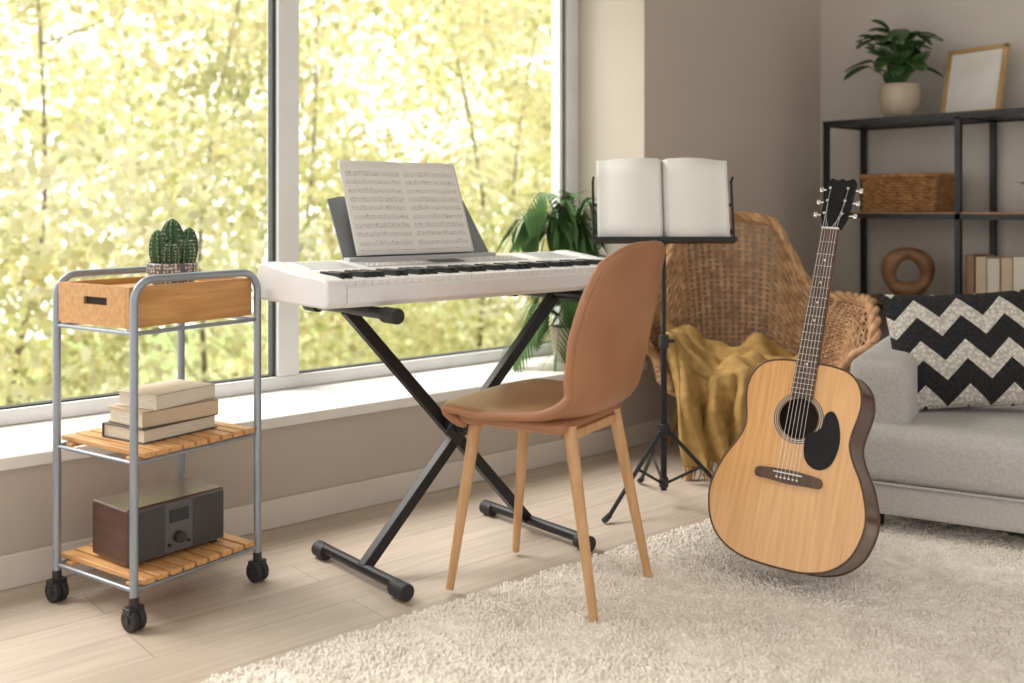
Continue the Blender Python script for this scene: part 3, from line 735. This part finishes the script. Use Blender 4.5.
    mk('headstock',(np.array(V),[tuple(range(k,2*k)),tuple(range(k))[::-1]]+[(i,(i+1)%k,k+(i+1)%k,k+i) for i in range(k)]),'pguard',e,smooth=False,bevel=.001)
    tp=[];tb=[];st=[]
    for s in (-1,1):
        for i in range(3):
            y=ny+.045+i*.038; z=back(y)
            tp.append(cyl((s*.024,y,z),(s*.024,y,z+.012),.004,sides=10)); tp.append(cyl((s*.036,y,z-.007),(s*.050,y,z-.007),.0025,sides=8))
            tb.append(rbox_geo(.011,.015,.007,.003,4,center=(s*.053,y,z-.007)))
            idx=3+i if s>0 else 2-i
            x0=-.026+idx*.0104; xn=-.0185+idx*.0074
            st.append(tube_geo([(x0,.213,.012),(x0,.2245,.0135),(xn,nut+.002,.0095),(s*.024,y,z+.008)],.0006,4))
    mk('tuner_posts',tp,'nickel',e); mk('tuner_buttons',tb,'nickel',e); mk('strings',st,'nickel',e)
    g=root('guitar_stand')
    c=GB+Lx*.40-n*(.108+.012); w2=np.array([.2,-.977,0])
    mk('yoke',tube_geo([c-w2*.07,c+w2*.07],.007,8),'black',g)
    mk('rear_legs',[tube_geo([c+w2*s*.05,np.array([c[0]+.13,c[1]+.03,.026])+w2*s*.08],.006,8) for s in(-1,1)],'black',g)
guitar()

# ---------------------------------------------------------------- sofa
def sofa():
    rz=math.atan2(-.94,.342)
    e=root('grey_sofa',(2.655,1.600,.0),rz)
    L=1.85
    mk('base',rbox_geo(L,.80,.10,.02,10,center=(L/2,.40,.11)),'sofa',e,ang=180)
    mk('seat_cushion',rbox_geo(L-.01,.66,.17,.045,18,.012,center=(L/2,.325,.232)),'sofa',e,ang=180)
    mk('arm_near',rbox_geo(.170,.75,.35,.040,16,.004,center=(.082,.425,.325)),'sofa',e,ang=180)
    mk('arm_far',rbox_geo(.170,.75,.35,.040,16,.004,center=(L-.082,.425,.325)),'sofa',e,ang=180)
    mk('backrest',rbox_geo(L-.3,.20,.36,.05,16,.01,center=(L/2,.70,.34)),'sofa',e,ang=180)
    mk('legs',[cyl((x,y,.020),(x,y,.07),.018,.022) for x in(.08,L-.08) for y in (.07,)]+[cyl((x,y,0),(x,y,.07),.018,.022) for x in(.08,L-.08) for y in (.73,)],'black',e)
    mk('piping',[tube_geo([(0.0,-.002,.155),(L,-.002,.155)],.004,6)],'sofa',e)
sofa()
def pillow_geo(w,h,t,n=44):
    def mkf(s):
        def f(u,v):
            x=-1+2*u;y=-1+2*v
            z=s*t*(max(0,(1-abs(x)**2.4))*max(0,(1-abs(y)**2.4)))**.55
            k=1-.07*(1-abs(y)**2)*abs(x)**3; k2=1-.07*(1-abs(x)**2)*abs(y)**3
            return (x*w/2*k,z,y*h/2*k2)
        return f
    return [grid_geo(mkf(1),n,n),grid_geo(mkf(-1),n,n)]
def pillow(name,loc,yaw,lean,roll,w,h,t,mat):
    ob=mk(name,pillow_geo(w,h,t),mat,None,ang=180)
    ob.matrix_world=Matrix.Translation(loc)@Matrix.Rotation(yaw,4,'Z')@Matrix.Rotation(lean,4,'X')@Matrix.Rotation(roll,4,'Y')
    return ob
pillow('zigzag_throw_pillow',(3.09,1.43,.508),math.radians(-52),math.radians(-16),math.radians(-4),.50,.37,.08,'zig')

# ---------------------------------------------------------------- shelving unit
def shelf():
    e=root('metal_bookshelf'); uf,ub=3.955,4.285; vs=(2.49,1.90,1.31); t=.022
    g=[]
    for v in vs:
        for u in (uf,ub-t): g.append(box_geo(u,u+t,v-t,v,0,1.315))
    for z in (1.315,.915,.535,.14):
        g+= [box_geo(uf,uf+t,vs[-1]-t,vs[0],z-t,z),box_geo(ub-t,ub,vs[-1]-t,vs[0],z-t,z)]
        for v in vs: g.append(box_geo(uf,ub,v-t,v,z-t,z))
    mk('steel_frame',g,'black',e,smooth=False)
    mk('top_panel',box_geo(uf-.003,ub,vs[-1]-t,vs[0],1.300,1.318),'black',e,smooth=False,bevel=.001)
    mk('wood_shelves',[box_geo(uf+.004,ub-.002,vs[-1]-t+.002,vs[0]-.002,z-.012,z+.006) for z in (.915,.535,.14)],'shelfw',e,smooth=False,bevel=.001)
shelf()
def shelfplant():
    e=root('potted_rubber_plant',(4.10,2.21,1.319))
    mk('pot',lathe_geo([(.05,0),(.058,.004),(.078,.05),(.086,.10),(.080,.145),(.074,.150),(.070,.145),(.074,.12)],40),'potb',e)
    mk('pot_soil',lathe_geo([(.001,.130),(.073,.128),(.07,.12),(.001,.12)],24),'soil',e)
    gs=[];st=[]
    for i in range(52):
        a=i*2.4; R=random.uniform(.02,.13); z=.19+random.uniform(0,.20)*(1.1-R*3)
        if math.cos(a)>0: R*=.6
        b=np.array([R*math.cos(a),R*math.sin(a),z]); el=random.uniform(-.6,1.2); d=np.array([math.cos(a)*(.4 if math.cos(a)>0 else 1),math.sin(a),el])
        gs.append(leaf(b,d,(0,0,1),random.uniform(.085,.12),random.uniform(.075,.10),.25,8,.2,.55))
        st.append(tube_geo(sm([(R*.1*math.cos(a),R*.1*math.sin(a),.125),(R*.5*math.cos(a),R*.5*math.sin(a),z*.8),b],4),.0025,5))
    mk('leaves',gs,'leafd',e,ang=180,solid=.001); mk('stems',st,'leafp',e)
shelfplant()
def frame():
    e=root('picture_frame',(4.15,1.93,1.319),math.radians(-100)); w,h=.27,.29
    rot=(math.radians(-12),0,0)
    mk('frame_border',[box_geo(-w/2,-w/2+.018,-.009,.009,0,h),box_geo(w/2-.018,w/2,-.009,.009,0,h),box_geo(-w/2,w/2,-.009,.009,0,.018),box_geo(-w/2,w/2,-.009,.009,h-.018,h)],'oakf',e,smooth=False,bevel=.001,rot=rot)
    mk('print',box_geo(-w/2+.014,w/2-.014,-.003,.003,.014,h-.014),'print',e,smooth=False,rot=rot)
frame()
def basket():
    e=root('wicker_storage_box',(4.11,2.17,.9225),0); a,b,h=.105,.165,.155
    def rr(o=0): 
        pts=[];r=.02
        for cx,cy,a0 in ((a-r,b-r,0),(-a+r,b-r,90),(-a+r,-b+r,180),(a-r,-b+r,270)):
            for k in range(5):
                t=math.radians(a0+k*22.5); pts.append((cx+(r+o)*math.cos(t),cy+(r+o)*math.sin(t)))
        return pts
    def dense():
        P=rr(0); out=[]; n=len(P); L=0
        for k in range(n):
            p=np.array(P[k]);q=np.array(P[(k+1)%n]); m=max(1,int(np.linalg.norm(q-p)/.006))
            for j in range(m):
                c=p+(q-p)*j/m; nn=nrm(np.array([q[1]-p[1],-(q[0]-p[0])])); out.append((c,nn,L+np.linalg.norm(q-p)*j/m))
            L+=np.linalg.norm(q-p)
        return out
    g=[]
    for i in range(13):
        z=.007+i*.0112
        g.append(tube_geo([(c[0]+n[0]*.0045*math.cos(pi*l/.022+pi*i),c[1]+n[1]*.0045*math.cos(pi*l/.022+pi*i),z) for c,n,l in dense()],.0052,5,closed=True))
    mk('woven_sides',g,'basket',e,ang=180)
    mk('lid_rim',[tube_geo([(p[0],p[1],h-.004) for p in rr(.004)],.009,8,closed=True)],'basket',e,ang=180)
    mk('lid',box_geo(-a+.004,a-.004,-b+.004,b-.004,h-.008,h+.002),'basket',e,smooth=False,bevel=.003)
    mk('liner',box_geo(-a+.008,a-.008,-b+.008,b-.008,.001,h-.01),'wickerdark',e,smooth=False)
basket()
def ring():
    e=root('carved_ring_sculpture',(4.06,2.15,.5415),math.radians(-52))
    def f(u,v):
        a=u*2*pi;b=v*2*pi; R=.078;r=.030*(1+.15*math.sin(a*3))
        return ((R+r*math.cos(b))*math.cos(a),r*1.0*math.sin(b),.126+(R+r*math.cos(b))*math.sin(a))
    mk('ring',grid_geo(f,48,17,True),'walnut',e,ang=180)
    mk('plinth',[rbox_geo(.20,.10,.03,.012,6,center=(-.02,0,.0155))],'walnut',e,ang=180)
ring()
def sbooks(name,u,v0,z,specs):
    e=root(name,(u,v0,z),0); y=0
    for i,(th,hh,dd,c) in enumerate(specs):
        mk('cover_%d'%(i+1),[box_geo(-dd/2,dd/2,y-th,y-th+.003,0,hh),box_geo(-dd/2,dd/2,y-.003,y,0,hh),box_geo(-dd/2,-dd/2+.003,y-th,y,0,hh)],c,e,smooth=False,bevel=.001)
        mk('pages_%d'%(i+1),box_geo(-dd/2+.003,dd/2-.004,y-th+.003,y-.003,.003,hh-.004),'pages',e,smooth=False)
        y-=th+.002
sbooks('row_of_books',4.07,1.87,.5415,[(.035,.21,.17,'cover_d'),(.045,.205,.16,'cover_a'),(.05,.20,.17,'cover_c'),(.045,.205,.16,'cover_a'),(.05,.21,.17,'cover_c'),(.05,.20,.16,'cover_a'),(.03,.19,.15,'cover_c'),(.04,.21,.17,'cover_d')])
def smallplant():
    e=root('small_potted_plant',(4.05,1.62,.9215))
    mk('pot',lathe_geo([(.03,0),(.04,.003),(.05,.06),(.05,.075),(.045,.075),(.044,.065)],28),'potw',e)
    mk('pot_soil',lathe_geo([(.001,.066),(.044,.066),(.044,.06),(.001,.06)],20),'soil',e)
    mk('leaves',[leaf((0,0,.065),(math.cos(i*2.4),math.sin(i*2.4),random.uniform(.6,1.8)),(0,0,1.01),random.uniform(.08,.13),.03,.3,8,.2) for i in range(20)],'leafd',e,ang=180)
smallplant()

# ---------------------------------------------------------------- palm on the sill
def palm():
    e=root('potted_palm',(2.80,2.90,.3285))
    mk('pot',lathe_geo([(.05,0),(.058,.004),(.070,.06),(.078,.13),(.080,.14),(.072,.14),(.070,.125)],36),'potb',e)
    mk('pot_soil',lathe_geo([(.001,.125),(.070,.123),(.070,.115),(.001,.115)],24),'soil',e)
    st=[];lf=[]
    for i in range(26):
        a=i*2.4+.4; low=i%3==0
        reach=random.uniform(.17,.25) if low else random.uniform(.10,.25); top=random.uniform(.20,.32) if low else random.uniform(.40,.68)
        dv=np.array([math.cos(a),math.sin(a)*.5])
        if dv[1]>0: dv[1]*=.3
        if dv[0]>0: dv[0]*=.55
        drop=.17 if low else .10
        pts=sm([(dv[0]*.02,dv[1]*.02,.12),(dv[0]*reach*.35,dv[1]*reach*.35,.12+(top-.12)*.75),(dv[0]*reach*.8,dv[1]*reach*.8,top),(dv[0]*reach*1.3,dv[1]*reach*1.3,top-drop)],10)
        st.append(tube_geo(pts,np.linspace(.004,.0015,len(pts)),5))
        for k in range(8,len(pts)-1):
            p=pts[k]; tg=nrm(pts[k+1]-pts[k]); sd=nrm(np.cross(tg,[0,0.01,1]))
            l=.10*math.sin(pi*(k-5)/(len(pts)-3))+.04
            for s in (-1,1): lf.append(leaf(p,tg*.8+sd*s*.8,(0,0,1.),l,.014,.45,5,.1))
        lf.append(leaf(pts[-1],tg,(0,0.1,1.),.08,.014,.4,5,.1))
    mk('fronds',st,'leafp',e); mk('leaflets',lf,'leafp',e,ang=180)
palm()

# ---------------------------------------------------------------- world, light, camera
wd=bpy.data.worlds.new('sky'); scene.world=wd; wd.use_nodes=True; nt=wd.node_tree
bg=nt.nodes['Background']; tc=nt.nodes.new('ShaderNodeTexCoord'); sp=nt.nodes.new('ShaderNodeSeparateXYZ'); nt.links.new(tc.outputs['Generated'],sp.inputs[0])
mr=nt.nodes.new('ShaderNodeMapRange'); mr.inputs['From Min'].default_value=-.15; mr.inputs['From Max'].default_value=.25; nt.links.new(sp.outputs['Y'],mr.inputs['Value'])
mx=nt.nodes.new('ShaderNodeMix'); mx.data_type='RGBA'; nt.links.new(mr.outputs['Result'],mx.inputs['Factor'])
mx.inputs['A'].default_value=(1.19,1.12,1.06,1); mx.inputs['B'].default_value=(2.75,2.72,2.62,1)
nt.links.new(mx.outputs['Result'],bg.inputs['Color']); bg.inputs['Strength'].default_value=1.0
sl=bpy.data.lights.new('sun','SUN'); sl.energy=5.2; sl.angle=math.radians(32); sl.color=(1,.95,.88)
so=bpy.data.objects.new('sun',sl); scene.collection.objects.link(so); so.location=(-2,8,8)
so.rotation_euler=Vector((-.36,.52,.78)).to_track_quat('Z','Y').to_euler()

cd=bpy.data.cameras.new('camera'); co=bpy.data.objects.new('camera',cd); scene.collection.objects.link(co)
co.location=(0,0,.95); co.rotation_euler=(pi/2,0,math.radians(-40.74)); cd.lens=35.6; cd.sensor_width=36; cd.shift_y=-.1333
cd.clip_start=.05; cd.clip_end=100
cd.dof.use_dof=True; cd.dof.focus_distance=2.7; cd.dof.aperture_fstop=2.0
scene.camera=co
scene.view_settings.view_transform='Standard'; scene.view_settings.exposure=0.0
